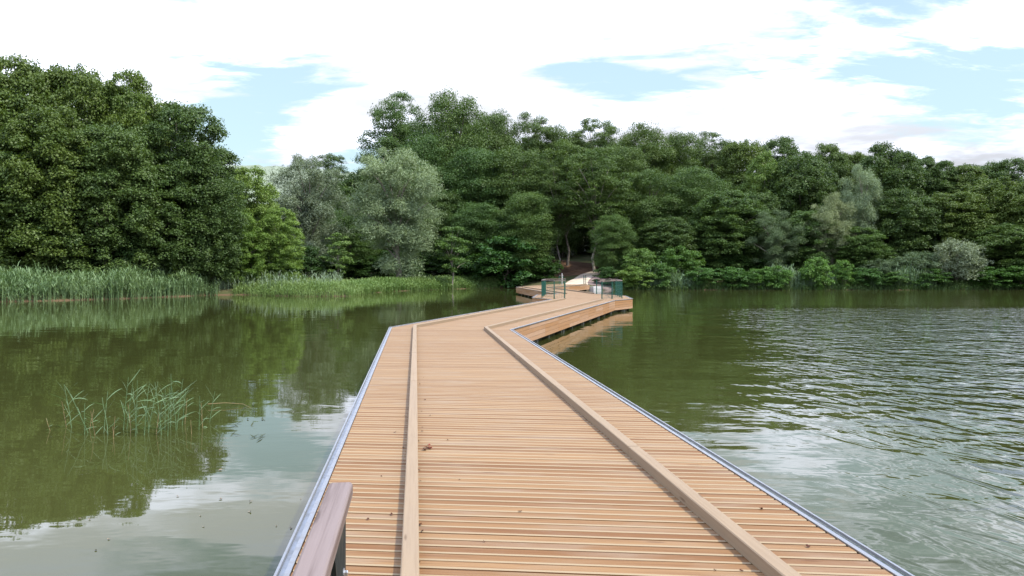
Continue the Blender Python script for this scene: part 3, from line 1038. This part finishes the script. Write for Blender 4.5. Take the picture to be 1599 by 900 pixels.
for row in [
    ('willow', 480, 246, 62, 97, 'silvery grey willow with round crown, left one of the two big willows', (0.85, 0.9, 0.92)),
    ('willow', 622, 236, 69, 92, 'big pale silver willow with forked trunk standing on grass strip', (1.05, 1.15, 1.0)),
    ('airy', 512, 240, 36, 124, 'dark tree top peeking above the grey willow', DK),
    ('broad', 562, 270, 46, 118, 'dark green tree in the gap between the two willows', (1, 1.05, .9)),
    ('locust', 545, 330, 48, 106, 'shaded tree low between the two willows', (0.9, 1, .9)),
    ('young', 527, 362, 25, 84, 'small light green young tree below the grey willow', (1, 1, .95)),
    ('young', 707, 350, 30, 93.5, 'small slender young tree with pale trunk right of the big willow', (.78, .85, .8)),
    ('airy', 618, 148, 54, 118, 'airy spreading locust top against sky above the big willow', (0.9, 1, .95)),
    ('locust', 712, 146, 66, 117, 'tallest locust with wide domed crown in the middle of the wood', (1, 1.02, .9)),
    ('locust', 772, 172, 48, 121, 'tall locust sloping right of the tallest domed locust', (1, 1, .95)),
    ('locust', 660, 212, 56, 112, 'dark locust crown below the airy spreading locust', BL_),
    ('locust', 740, 232, 68, 110, 'blue green locust crown in front of the tallest domed locust', BL_),
    ('airy', 832, 178, 44, 123, 'thin topped locust against the sky above the landing, leftmost', (1, 1, .9)),
    ('locust', 812, 232, 66, 109, 'broad locust with layered crown above the left landing railing', (1.02, 1.02, .95)),
    ('locust', 695, 300, 52, 107, 'shaded locust right behind the big silver willow', DK),
    ('locust', 752, 318, 54, 104, 'low locust with layered clouds of leaves by the dark cove', BL_),
    ('locust', 826, 300, 52, 102, 'rounded locust reaching down to the shore left of path', (1.05, 1.1, 1)),
    ('shrub', 790, 372, 55, 100, 'low dark spreading bush overhanging the water left of boardwalk', (.42, .62, .60)),
    ('shrub', 742, 395, 34, 100.5, 'small dark bush in the cove left of the overhanging one', (.40, .55, .45)),
    ('shrub', 850, 398, 26, 100, 'dark bush at the shore just left of the bare bank', (.40, .52, .42)),
    ('stem', 886, 222, 46, 107, 'slim locust with bare pale trunk just left of the path opening', (1.05, 1.05, .85)),
    ('stem', 872, 262, 34, 104, 'second slim bare-trunked locust left of the path opening', (1, 1, .9)),
    ('locust', 880, 198, 46, 124, 'locust crown rising behind the path opening', (1.05, 1.03, .85)),
    ('airy', 933, 185, 44, 124, 'open-topped locust against the sky above the path', (1, 1, .85)),
    ('stem', 930, 232, 52, 101.5, 'locust with dark trunk standing on the right edge of the path', (1, 1.02, .88)),
    ('locust', 972, 228, 52, 109, 'wide locust crown right of the path opening', (1, 1, .9)),
    ('locust', 958, 335, 36, 97, 'low leaning locust with drooping layers right of path', (1, 1.08, 1)),
    ('locust', 1005, 195, 54, 117, 'tall locust with smooth domed top right of the path', (1.05, 1.03, .85)),
    ('locust', 1012, 268, 58, 104, 'mid locust with layered foliage behind the light shrubs', (.95, 1, .95)),
    ('locust', 1062, 206, 50, 118, 'tall locust right of the smooth domed one', (1, 1, .9)),
    ('locust', 1085, 262, 58, 105, 'locust in front of the tall row, above the shore reeds', (.92, 1, .92)),
    ('broad', 1045, 340, 50, 98, 'low dark tree behind the light green shore shrubs', DK),
]: tree(*row[:6], tint=row[6], group=G2)
G3 = 'trees along the right shore'
for row in [
    ('airy', 1112, 207, 40, 120, 'sparse-topped locust with sky showing through its crown', (.95, .95, .85)),
    ('broad', 1160, 220, 46, 115, 'green tree between the sparse-topped locust and the bright tree', OL),
    ('bright', 1192, 236, 36, 106, 'bright yellow green tree standing out in the upper wood', (1.02, 1.0, .85)),
    ('broad', 1135, 300, 60, 99, 'layered broadleaf tree over the right shore reeds', (.95, 1.02, .95)),
    ('broad', 1216, 215, 44, 121, 'dark tree rising behind the bright yellow green tree', DK),
    ('broad', 1252, 240, 56, 105, 'large dark broadleaf tree left of the two right willows', DK),
    ('broad', 1294, 226, 38, 113, 'olive tree top left of the tall right willow', (1, 1, .9)),
    ('broad', 1330, 238, 38, 114, 'olive tree top directly behind the tall right willow', OL),
    ('broad', 1388, 226, 54, 105, 'dark dome-shaped tree right of the tall right willow', DK),
    ('cone', 1444, 238, 36, 107, 'dark pointed tree, first spire right of the dome-shaped tree', DK),
    ('cone', 1475, 246, 34, 105, 'pointed tree, second spire in the right skyline', (.95, 1, .9)),
    ('cone', 1510, 250, 42, 104, 'broad pointed green tree, third spire in the right skyline', OL),
    ('broad', 1572, 250, 52, 115, 'open-crowned tree against blue sky near right edge', DK),
    ('broad', 1548, 280, 58, 99, 'full green tree in front near the right edge', OL),
    ('broad', 1612, 285, 60, 96, 'green tree cut off by the right edge of the photo', OL),
    ('broad', 1490, 300, 58, 98, 'green tree behind the round grey willow bush', OL),
    ('broad', 1410, 298, 56, 98, 'dark layered tree between the tall willow and grey bush', DK),
    ('willow', 1208, 330, 40, 95.5, 'dull grey green willow low on the shore, left of the paired willows', (.5, .62, .46)),
    ('willow', 1345, 262, 36, 98, 'tall silver willow column, taller of the paired right willows', (1.0, 1.1, 1.0)),
    ('willow', 1298, 305, 37, 96, 'yellowish drooping willow, shorter of the paired right willows', (1.05, 1.05, .85)),
    ('broad', 1345, 355, 46, 95.5, 'low green tree under the tall silver willow', (.95, 1.05, .95)),
    ('broad', 1565, 350, 62, 94, 'low leafy tree by the water near the right edge', (.95, 1, .9)),
    ('broad', 1262, 330, 45, 97, 'low shaded tree behind the yellowish drooping willow', (.9, 1, .95)),
    ('broad', 1180, 300, 42, 101, 'shaded tree above the dull grey green willow', DK),
    ('greybush', 1497, 374, 43, 91.5, 'round silver grey willow bush at the right shore', (1, 1.02, 1.0)),
    ('greybush', 1425, 392, 42, 92.5, 'dull grey scrub left of the round silver bush', (.5, .62, .5)),
    ('greybush', 1375, 405, 30, 92, 'dull low scrub beside the small light shrub pair', (.5, .62, .5)),
]: tree(*row[:6], tint=row[6], group=G3)
G4 = 'shrubs at the water edge of the far shore'
for row in [
    ('shrub', 1003, 390, 30, 92.5, 'pale green feathery shrub right of the right landing railing', (.95, 1.0, .9)),
    ('shrub', 990, 416, 28, 90.6, 'yellow green shrub nearest the boardwalk at the waterline', (1.1, 1.1, .9)),
    ('shrub', 1055, 385, 38, 94, 'light green round shrub above the first shore reeds', (.78, .92, .8)),
    ('shrub', 1030, 412, 24, 91, 'mid green shrub between the nearest yellow green one and the reeds', (.7, .85, .75)),
    ('shrub', 1098, 418, 26, 91, 'small dark green shrub between two reed patches', (.6, .8, .7)),
    ('shrub', 1142, 417, 28, 90.9, 'bluish green low shrub in the middle of the reed band', (.6, .8, .75)),
    ('shrub', 1182, 421, 24, 90.7, 'small leafy shrub right of the bluish low shrub', (.72, .92, .75)),
    ('shrub', 1212, 415, 24, 90.7, 'small shrub below the dull grey green willow', (.74, .95, .75)),
    ('shrub', 1277, 402, 25, 90.3, 'bright conical shrub at the waterline, larger of a pair', (.9, 1.08, .85)),
    ('shrub', 1316, 408, 18, 90.4, 'bright conical shrub at the waterline, smaller of a pair', (.9, 1.08, .85)),
    ('shrub', 1352, 418, 26, 90.8, 'dark low shrub right of the bright conical pair', (.5, .7, .6)),
    ('shrub', 1395, 424, 28, 90.6, 'low dull shrub at the waterline under the grey scrub', (.6, .74, .6)),
    ('shrub', 1450, 420, 30, 90.6, 'dark low shrub left of the round silver bush foot', (.5, .68, .5)),
    ('shrub', 1545, 416, 34, 90.6, 'dark green shrub overhanging water right of the silver bush', (.5, .7, .5)),
    ('shrub', 1594, 410, 34, 90.4, 'dark green shrub at the waterline cut by the right edge', (.5, .7, .5)),
    ('shrub', 948, 418, 20, 91.5, 'dark shaded shrub behind the right landing railing', (.35, .48, .4)),
]: tree(*row[:6], tint=row[6], group=G4)
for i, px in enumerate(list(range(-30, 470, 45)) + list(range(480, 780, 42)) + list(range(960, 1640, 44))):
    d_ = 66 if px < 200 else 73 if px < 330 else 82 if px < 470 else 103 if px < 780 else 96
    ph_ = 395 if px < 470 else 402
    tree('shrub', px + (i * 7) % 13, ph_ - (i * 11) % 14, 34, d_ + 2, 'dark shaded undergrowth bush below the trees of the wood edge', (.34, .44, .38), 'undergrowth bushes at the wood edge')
# the wood behind: row after row of shaded trees one sees only between the front crowns
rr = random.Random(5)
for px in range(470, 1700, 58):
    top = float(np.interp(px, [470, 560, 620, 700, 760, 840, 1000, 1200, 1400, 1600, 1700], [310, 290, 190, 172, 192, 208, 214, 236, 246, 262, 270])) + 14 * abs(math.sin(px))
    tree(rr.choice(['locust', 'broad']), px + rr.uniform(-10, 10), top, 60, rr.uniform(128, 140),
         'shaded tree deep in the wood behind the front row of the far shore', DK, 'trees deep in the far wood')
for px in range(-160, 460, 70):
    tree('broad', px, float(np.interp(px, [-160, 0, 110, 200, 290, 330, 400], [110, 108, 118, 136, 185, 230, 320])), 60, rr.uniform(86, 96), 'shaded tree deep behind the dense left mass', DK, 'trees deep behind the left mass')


# ------------------------------------------------------------------ reeds and grass
def blades(name, pts, h, mat, n_leaf=4, width=0.03, lean=0.16, seed=1, hvar=0.25):
    rg = np.random.default_rng(seed)
    N = len(pts)
    x, y = pts[:, 0], pts[:, 1]
    z = height(pts)
    hh_ = h * (1 + rg.normal(0, hvar, N)).clip(0.45, 1.5) if np.isscalar(h) else h * (1 + rg.normal(0, hvar, N)).clip(0.45, 1.5)
    base = np.column_stack([x, y, np.maximum(z, WZ - 0.1) - 0.05])
    a = rg.random(N) * 2 * PI
    ln = rg.normal(0, lean, N)
    tip = base + np.column_stack([np.cos(a) * ln * hh_, np.sin(a) * ln * hh_, hh_])
    Vs, Qs, Rs = [], [], []
    cnt = 0

    def strip(p0, p1, p2, w0, w1, ang, r):
        nonlocal cnt
        s_ = np.column_stack([np.cos(ang), np.sin(ang), np.zeros(len(ang))])
        v = np.stack([p0 - s_ * w0, p0 + s_ * w0, p1 + s_ * w1, p1 - s_ * w1, p2 + s_ * 0.002, p2 - s_ * 0.002], 1).reshape(-1, 3)
        n_ = len(p0)
        b0 = cnt + np.arange(n_)[:, None] * 6
        Qs.append(np.concatenate([b0 + np.array([0, 1, 2, 3]), b0 + np.array([3, 2, 4, 5])]))
        Vs.append(v); Rs.append(np.concatenate([r, r]))
        cnt += n_ * 6
    r0 = rg.random(N)
    strip(base, base * 0.45 + tip * 0.55, tip, width * 0.35, width * 0.3, rg.random(N) * PI, r0)
    for k in range(n_leaf):
        f = rg.uniform(0.25, 0.95, (N, 1))
        p0 = base * (1 - f) + tip * f
        aa = rg.random(N) * 2 * PI
        L = hh_ * rg.uniform(0.18, 0.34, N)
        dirv = np.column_stack([np.cos(aa), np.sin(aa), np.zeros(N)])
        p1 = p0 + dirv * (L * 0.35)[:, None] + np.array([0, 0, 1]) * (L * 0.55)[:, None]
        p2 = p1 + dirv * (L * 0.55)[:, None] + np.array([0, 0, 1]) * (L * rg.uniform(-0.2, 0.4, N))[:, None]
        strip(p0, p1, p2, width * 0.35, width * 0.45, aa + PI / 2 + rg.normal(0, .4, N), np.clip(r0 + rg.normal(0, .15, N), 0, 1))
    return link(name, np_mesh(name, np.concatenate(Vs), np.concatenate(Qs), mat, rnd=np.concatenate(Rs)))


def scatter(poly_x, poly_y, s0, s1, n, seed):
    """points with x,y in a box whose distance from the shore is between s0 and s1"""
    rg = np.random.default_rng(seed)
    p = np.column_stack([rg.uniform(*poly_x, n * 6), rg.uniform(*poly_y, n * 6)])
    s = lake_dist(p)
    p = p[(s > s0) & (s < s1)]
    return p[:n]


P1 = scatter((-52, -25.5), (40, 76), -0.35, 5.0, 9500, 3)
P1 = P1[~((P1[:, 0] > -27) & (P1[:, 1] > 72.5))]
hh1 = 1.38 + 0.20 * np.sin(P1[:, 0] * 0.8) + 0.2 * np.sin(P1[:, 0] * 2.3 + 1)
o = blades('reed_bed', P1, hh1, M_reed, 4, 0.055, 0.15, 5, 0.16)
o.color = (.80, .90, .66, 1)
tag(o, 'dense belt of tall blue green reeds along the left bank', 'reeds', kind='stuff')
P2 = scatter((13.5, 60), (88.5, 95), 0.0, 1.8, 6000, 8)
dens = np.sin(P2[:, 0] * 0.45 + 0.6) + 0.5 * np.sin(P2[:, 0] * 1.3)
P2 = P2[(dens > -0.25) & (P2[:, 0] < 46) | (P2[:, 0] > 46) & (dens > .7)]
o = blades('reed_bed', P2, 1.45 + 0.35 * np.sin(P2[:, 0] * 0.9), M_reed, 4, 0.05, 0.12, 6, 0.2)
o.color = (.9, 1, .9, 1)
tag(o, 'patchy belt of reeds between the shrubs on the right shore', 'reeds', kind='stuff')
P3 = scatter((-24.5, -12), (66, 84), -0.25, 9, 14000, 9)
P3 = P3[(P3[:, 1] < 84)]
o = blades('grass', P3, 0.55 + 0.0 * P3[:, 0], M_grass, 2, 0.05, 0.25, 7, 0.3)
tag(o, 'bright green grass covering the low spit on the left', 'grass', kind='stuff')
P4 = scatter((-15, -1.5), (74, 102), -0.25, 4.5, 15000, 10)
o = blades('grass', P4, 0.62 + 0.0 * P4[:, 0], M_grass, 3, 0.06, 0.22, 8, 0.3)
o.color = (.9, .95, .9, 1)
tag(o, 'tall green grass strip on the shore below the big willow', 'grass', kind='stuff')
P6 = scatter((11, 62), (86, 95), -0.3, 1.6, 12000, 14)
o = blades('grass', P6, 0.45 + 0.0 * P6[:, 0], M_grass, 2, 0.07, 0.3, 15, 0.4)
o.color = (.55, .62, .6, 1)
tag(o, 'low dark grass and weeds lining the waterline of the right shore', 'grass', kind='stuff')
P5 = scatter((-26, -16), (71, 80), 0.3, 4, 450, 12)
o = blades('reed_bed', P5, 1.1 + 0.0 * P5[:, 0], M_reed, 4, 0.05, 0.14, 9, 0.3)
tag(o, 'sparse reeds at the foot of the yellow green trees behind the spit', 'reeds', kind='stuff')

# ------------------------------------------------------------------ near reeds standing in the water
def reed(px, py, top_py, lean_px, nl, dead=0, seed=0, bend=0.0):
    rg = random.Random(seed)
    x, y = ground_pt(px, py, WZ)
    h = (py - top_py) * y / F
    lx = lean_px * y / F
    root = tag(empty('reed_plant', (x, y, WZ)), 'green reed stalk growing out of the calm water at left', 'reed', 'reeds standing in the water')
    pts = []
    for i in range(7):
        f = i / 6
        pts.append(Vector((lx * f ** 1.3, rg.uniform(-.01, .01) + bend * f, -0.25 + (h + 0.25) * f)))
    mb = MB()
    mb.tube(pts, [0.006 - 0.0006 * i for i in range(7)], 6, r=rg.random())
    mb.build('stem', M_reed_stem if h < 0.4 or dead else M_reed_near, root, smooth=True)
    if dead: return root
    mb = MB()
    nl = nl + 3
    for k in range(nl):
        f = 0.30 + 0.60 * (k + 0.5) / nl
        i0 = min(int(f * 6), 5)
        p = pts[i0].lerp(pts[i0 + 1], f * 6 - i0)
        a = rg.choice([-1, 1]) * rg.uniform(0.0, 0.9) + (0 if k % 2 else PI)
        dv = Vector((math.cos(a), math.sin(a), 0))
        L = rg.uniform(0.12, 0.25) * min(1, h / 0.6)
        wv_ = 0.0058 * rg.uniform(.8, 1.3)
        r = rg.random()
        prev = None
        sd = Vector((-dv.y, dv.x, 0)) * 0.6 + Vector((0, 0, 0.5))
        rise, fall = rg.uniform(0.4, 1.5), rg.uniform(0.0, 0.6)
        for s in range(7):
            q = s / 6
            c = p + dv * (L * q) + Vector((0, 0, L * (rise * q - fall * q * q)))
            ww = wv_ * math.sin(PI * min(0.12 + q * 0.88, 1)) ** 0.7 + 0.0006
            cur = (c - sd * ww, c + sd * ww)
            if prev: mb.face([prev[0], prev[1], cur[1], cur[0]], None, r)
            prev = cur
    # pointed tip leaf
    mb.build('leaves', M_reed_near, root)
    return root


specs = [(85, 672, 652, -8, 2), (107, 666, 625, -4, 4), (116, 668, 600, -12, 6), (132, 679, 630, 0, 3), (146, 676, 606, -40, 8), (152, 679, 640, -4, 4), (172, 679, 622, -16, 4), (160, 676, 612, 6, 3),
         (176, 680, 650, 5, 3), (181, 684, 664, 0, 0), (191, 672, 590, 6, 7), (196, 670, 597, 12, 6), (212, 681, 593, 8, 8), (216, 676, 606, -6, 6), (224, 680, 600, 8, 7), (229, 676, 598, 14, 6), (243, 678, 640, 6, 3),
         (255, 679, 597, -14, 8), (259, 672, 606, 2, 7), (262, 681, 604, 6, 8), (266, 668, 585, -2, 7), (275, 670, 592, 12, 6), (284, 664, 605, 10, 5), (288, 662, 622, 4, 4), (278, 672, 600, -6, 6), (301, 677, 655, 0, 0), (311, 671, 618, 2, 5),
         (318, 668, 630, -4, 4), (325, 660, 612, 10, 4), (206, 676, 632, -8, 4), (235, 672, 622, -8, 4), (250, 670, 615, 8, 5), (136, 672, 640, 8, 3)]
for i, s_ in enumerate(specs):
    q_ = reed(s_[0], s_[1], s_[2], s_[3], s_[4], dead=(s_[4] == 0), seed=100 + i, bend=random.uniform(-.1, .1))
    lab = {0: 'shortest outermost reed sprig, leftmost in the patch standing in calm water', 4: 'reed stalk leaning far to the left with its head bent over the water', 9: 'bare brown reed stub with no leaves, left one of two',
           25: 'bare brown reed stub with no leaves, right one of two', 19: 'tall upright reed with long leaves in the middle of the patch', 10: 'tall reed standing at left end of the dense middle of the patch',
           22: 'tallest reed of the patch, its tip pointing straight up', 28: 'rightmost standing reed beside the fallen stalk'}.get(i)
    if s_[4] == 0: lab = 'bare brown reed stub with no leaves, ' + ('left' if s_[0] < 200 else 'right') + ' one of two'
    elif i in (9, 25): lab = None
    if lab: q_['label'] = lab
# fallen stalk floating to the right with drowned leaves
x0, y0 = ground_pt(325, 636, WZ); x1, y1 = ground_pt(380, 634, WZ); x2, y2 = ground_pt(402, 640, WZ)
root = tag(empty('reed_plant', (x0, y0, WZ)), 'fallen reed stalk lying on the water with dark leaves at its tip', 'reed')
mb = MB()
mb.tube([(0, 0, 0.05), ((x1 - x0) * .5, (y1 - y0) * .5, 0.06), (x1 - x0, y1 - y0, 0.03), (x2 - x0, y2 - y0, -0.02)], [0.006, .005, .004, .002], 6)
mb.build('stem', M_reed_stem, root, smooth=True)
mb = MB()
rg_ = random.Random(3)
for k in range(22):
    x, y = ground_pt(rg_.uniform(362, 412), rg_.uniform(630, 688), WZ)
    a = rg_.uniform(0, PI); L = rg_.uniform(0.16, 0.32)
    dv = Vector((math.cos(a) * .5, math.sin(a), rg_.uniform(-.1, .25))); c = Vector((x - x0, y - y0, 0.015))
    sd = Vector((-dv.y, dv.x, 0)).normalized() * 0.014
    mb.face([c - dv * L / 2, c + sd, c + dv * L / 2, c - sd], None, 0.2)
o = mb.build('leaves', plain_mat('drowned_leaf', (0.03, 0.04, 0.02), (0.05, 0.06, 0.03), 8), root)

# ------------------------------------------------------------------ leaf litter
def litter(px, py, size, mat, label, group, z=0.004, name='fallen_leaf', seed=0, base=0.0):
    rg = random.Random(seed)
    x, y = ground_pt(px, py, base)
    mb = MB()
    n = 9
    lobes = rg.randint(2, 3)
    ring = []
    for k in range(n):
        a = 2 * PI * k / n
        r = size * (0.5 + 0.28 * abs(math.cos(lobes * a / 1.0))) * rg.uniform(.75, 1.15)
        ring.append(Vector((r * math.cos(a), r * math.sin(a) * .7, z + abs(rg.gauss(0, size * 0.28)))))
    c = Vector((0, 0, z))
    for k in range(n):
        mb.face([c, ring[k], ring[(k + 1) % n]], None, rg.random())
    o = mb.build(name, mat)
    o.location = (x, y, base)
    o.rotation_euler = (0, 0, rg.random() * 6)
    return tag(o, label, 'leaf', group)


spots = [(655, 735), (657, 752), (656, 820), (655, 880), (660, 830), (612, 805), (617, 676), (630, 700), (632, 650), (660, 674), (655, 690), (641, 590), (640, 606), (656, 600), (662, 590), (664, 625), (659, 643), (672, 650), (660, 668),
         (1054, 770), (1050, 764), (1117, 892), (1189, 796), (1262, 855), (1211, 874), (1103, 815), (1158, 893), (916, 655), (906, 645), (992, 714), (700, 688), (718, 750), (757, 847), (655, 514), (652, 566), (640, 552), (1040, 740), (812, 800), (575, 812), (596, 745)]
for i, (px, py) in enumerate(spots):
    rs = random.Random(i)
    litter(px, py, rs.uniform(0.012, 0.024), M_leaf_dead, 'small dark dry leaf scrap lying on the boardwalk planks', 'leaf scraps on the planks', seed=i)
for i, py in enumerate([893, 886, 878, 872, 868, 861, 846, 838, 806, 797, 640, 618, 598, 655]):
    u = 900 - py
    litter(455 + u * 0.4046 - 5.5 * (479 - u) / 479, py, 0.013, M_leaf_dead, 'dark leaf scrap caught in the metal edging left of the boardwalk', 'leaf scraps in the metal edging', seed=800 + i, z=-0.004)
t_ = tag(empty('leaf_cluster', (*ground_pt(669, 701), 0)), 'dark red withered leaf cluster on the planks beside the left kerb', 'leaf')
for k in range(7):
    o = litter(669 + random.uniform(-8, 8), 701 + random.uniform(-3, 2.5), 0.030, M_leaf_red if k % 2 else M_leaf_dead, None, None, seed=300 + k, z=0.004 + 0.006 * (k % 3), name='leaf')
    for key in ('category',):
        if key in o: del o[key]
    o.parent = t_
    o.location = (o.location.x - t_.location.x, o.location.y - t_.location.y, 0)
for i, (px, py) in enumerate([(484, 824), (432, 822), (345, 735), (313, 806), (318, 823), (455, 825), (390, 800), (125, 811), (140, 812), (170, 843), (345, 780), (278, 776), (392, 784), (150, 860), (470, 780)]):
    litter(px, py, random.Random(i).uniform(0.012, 0.035), M_float, 'small leaf scrap floating on the calm water left of boardwalk', 'leaf scraps floating on the lake', z=0.003, name='floating_leaf', seed=500 + i, base=WZ)
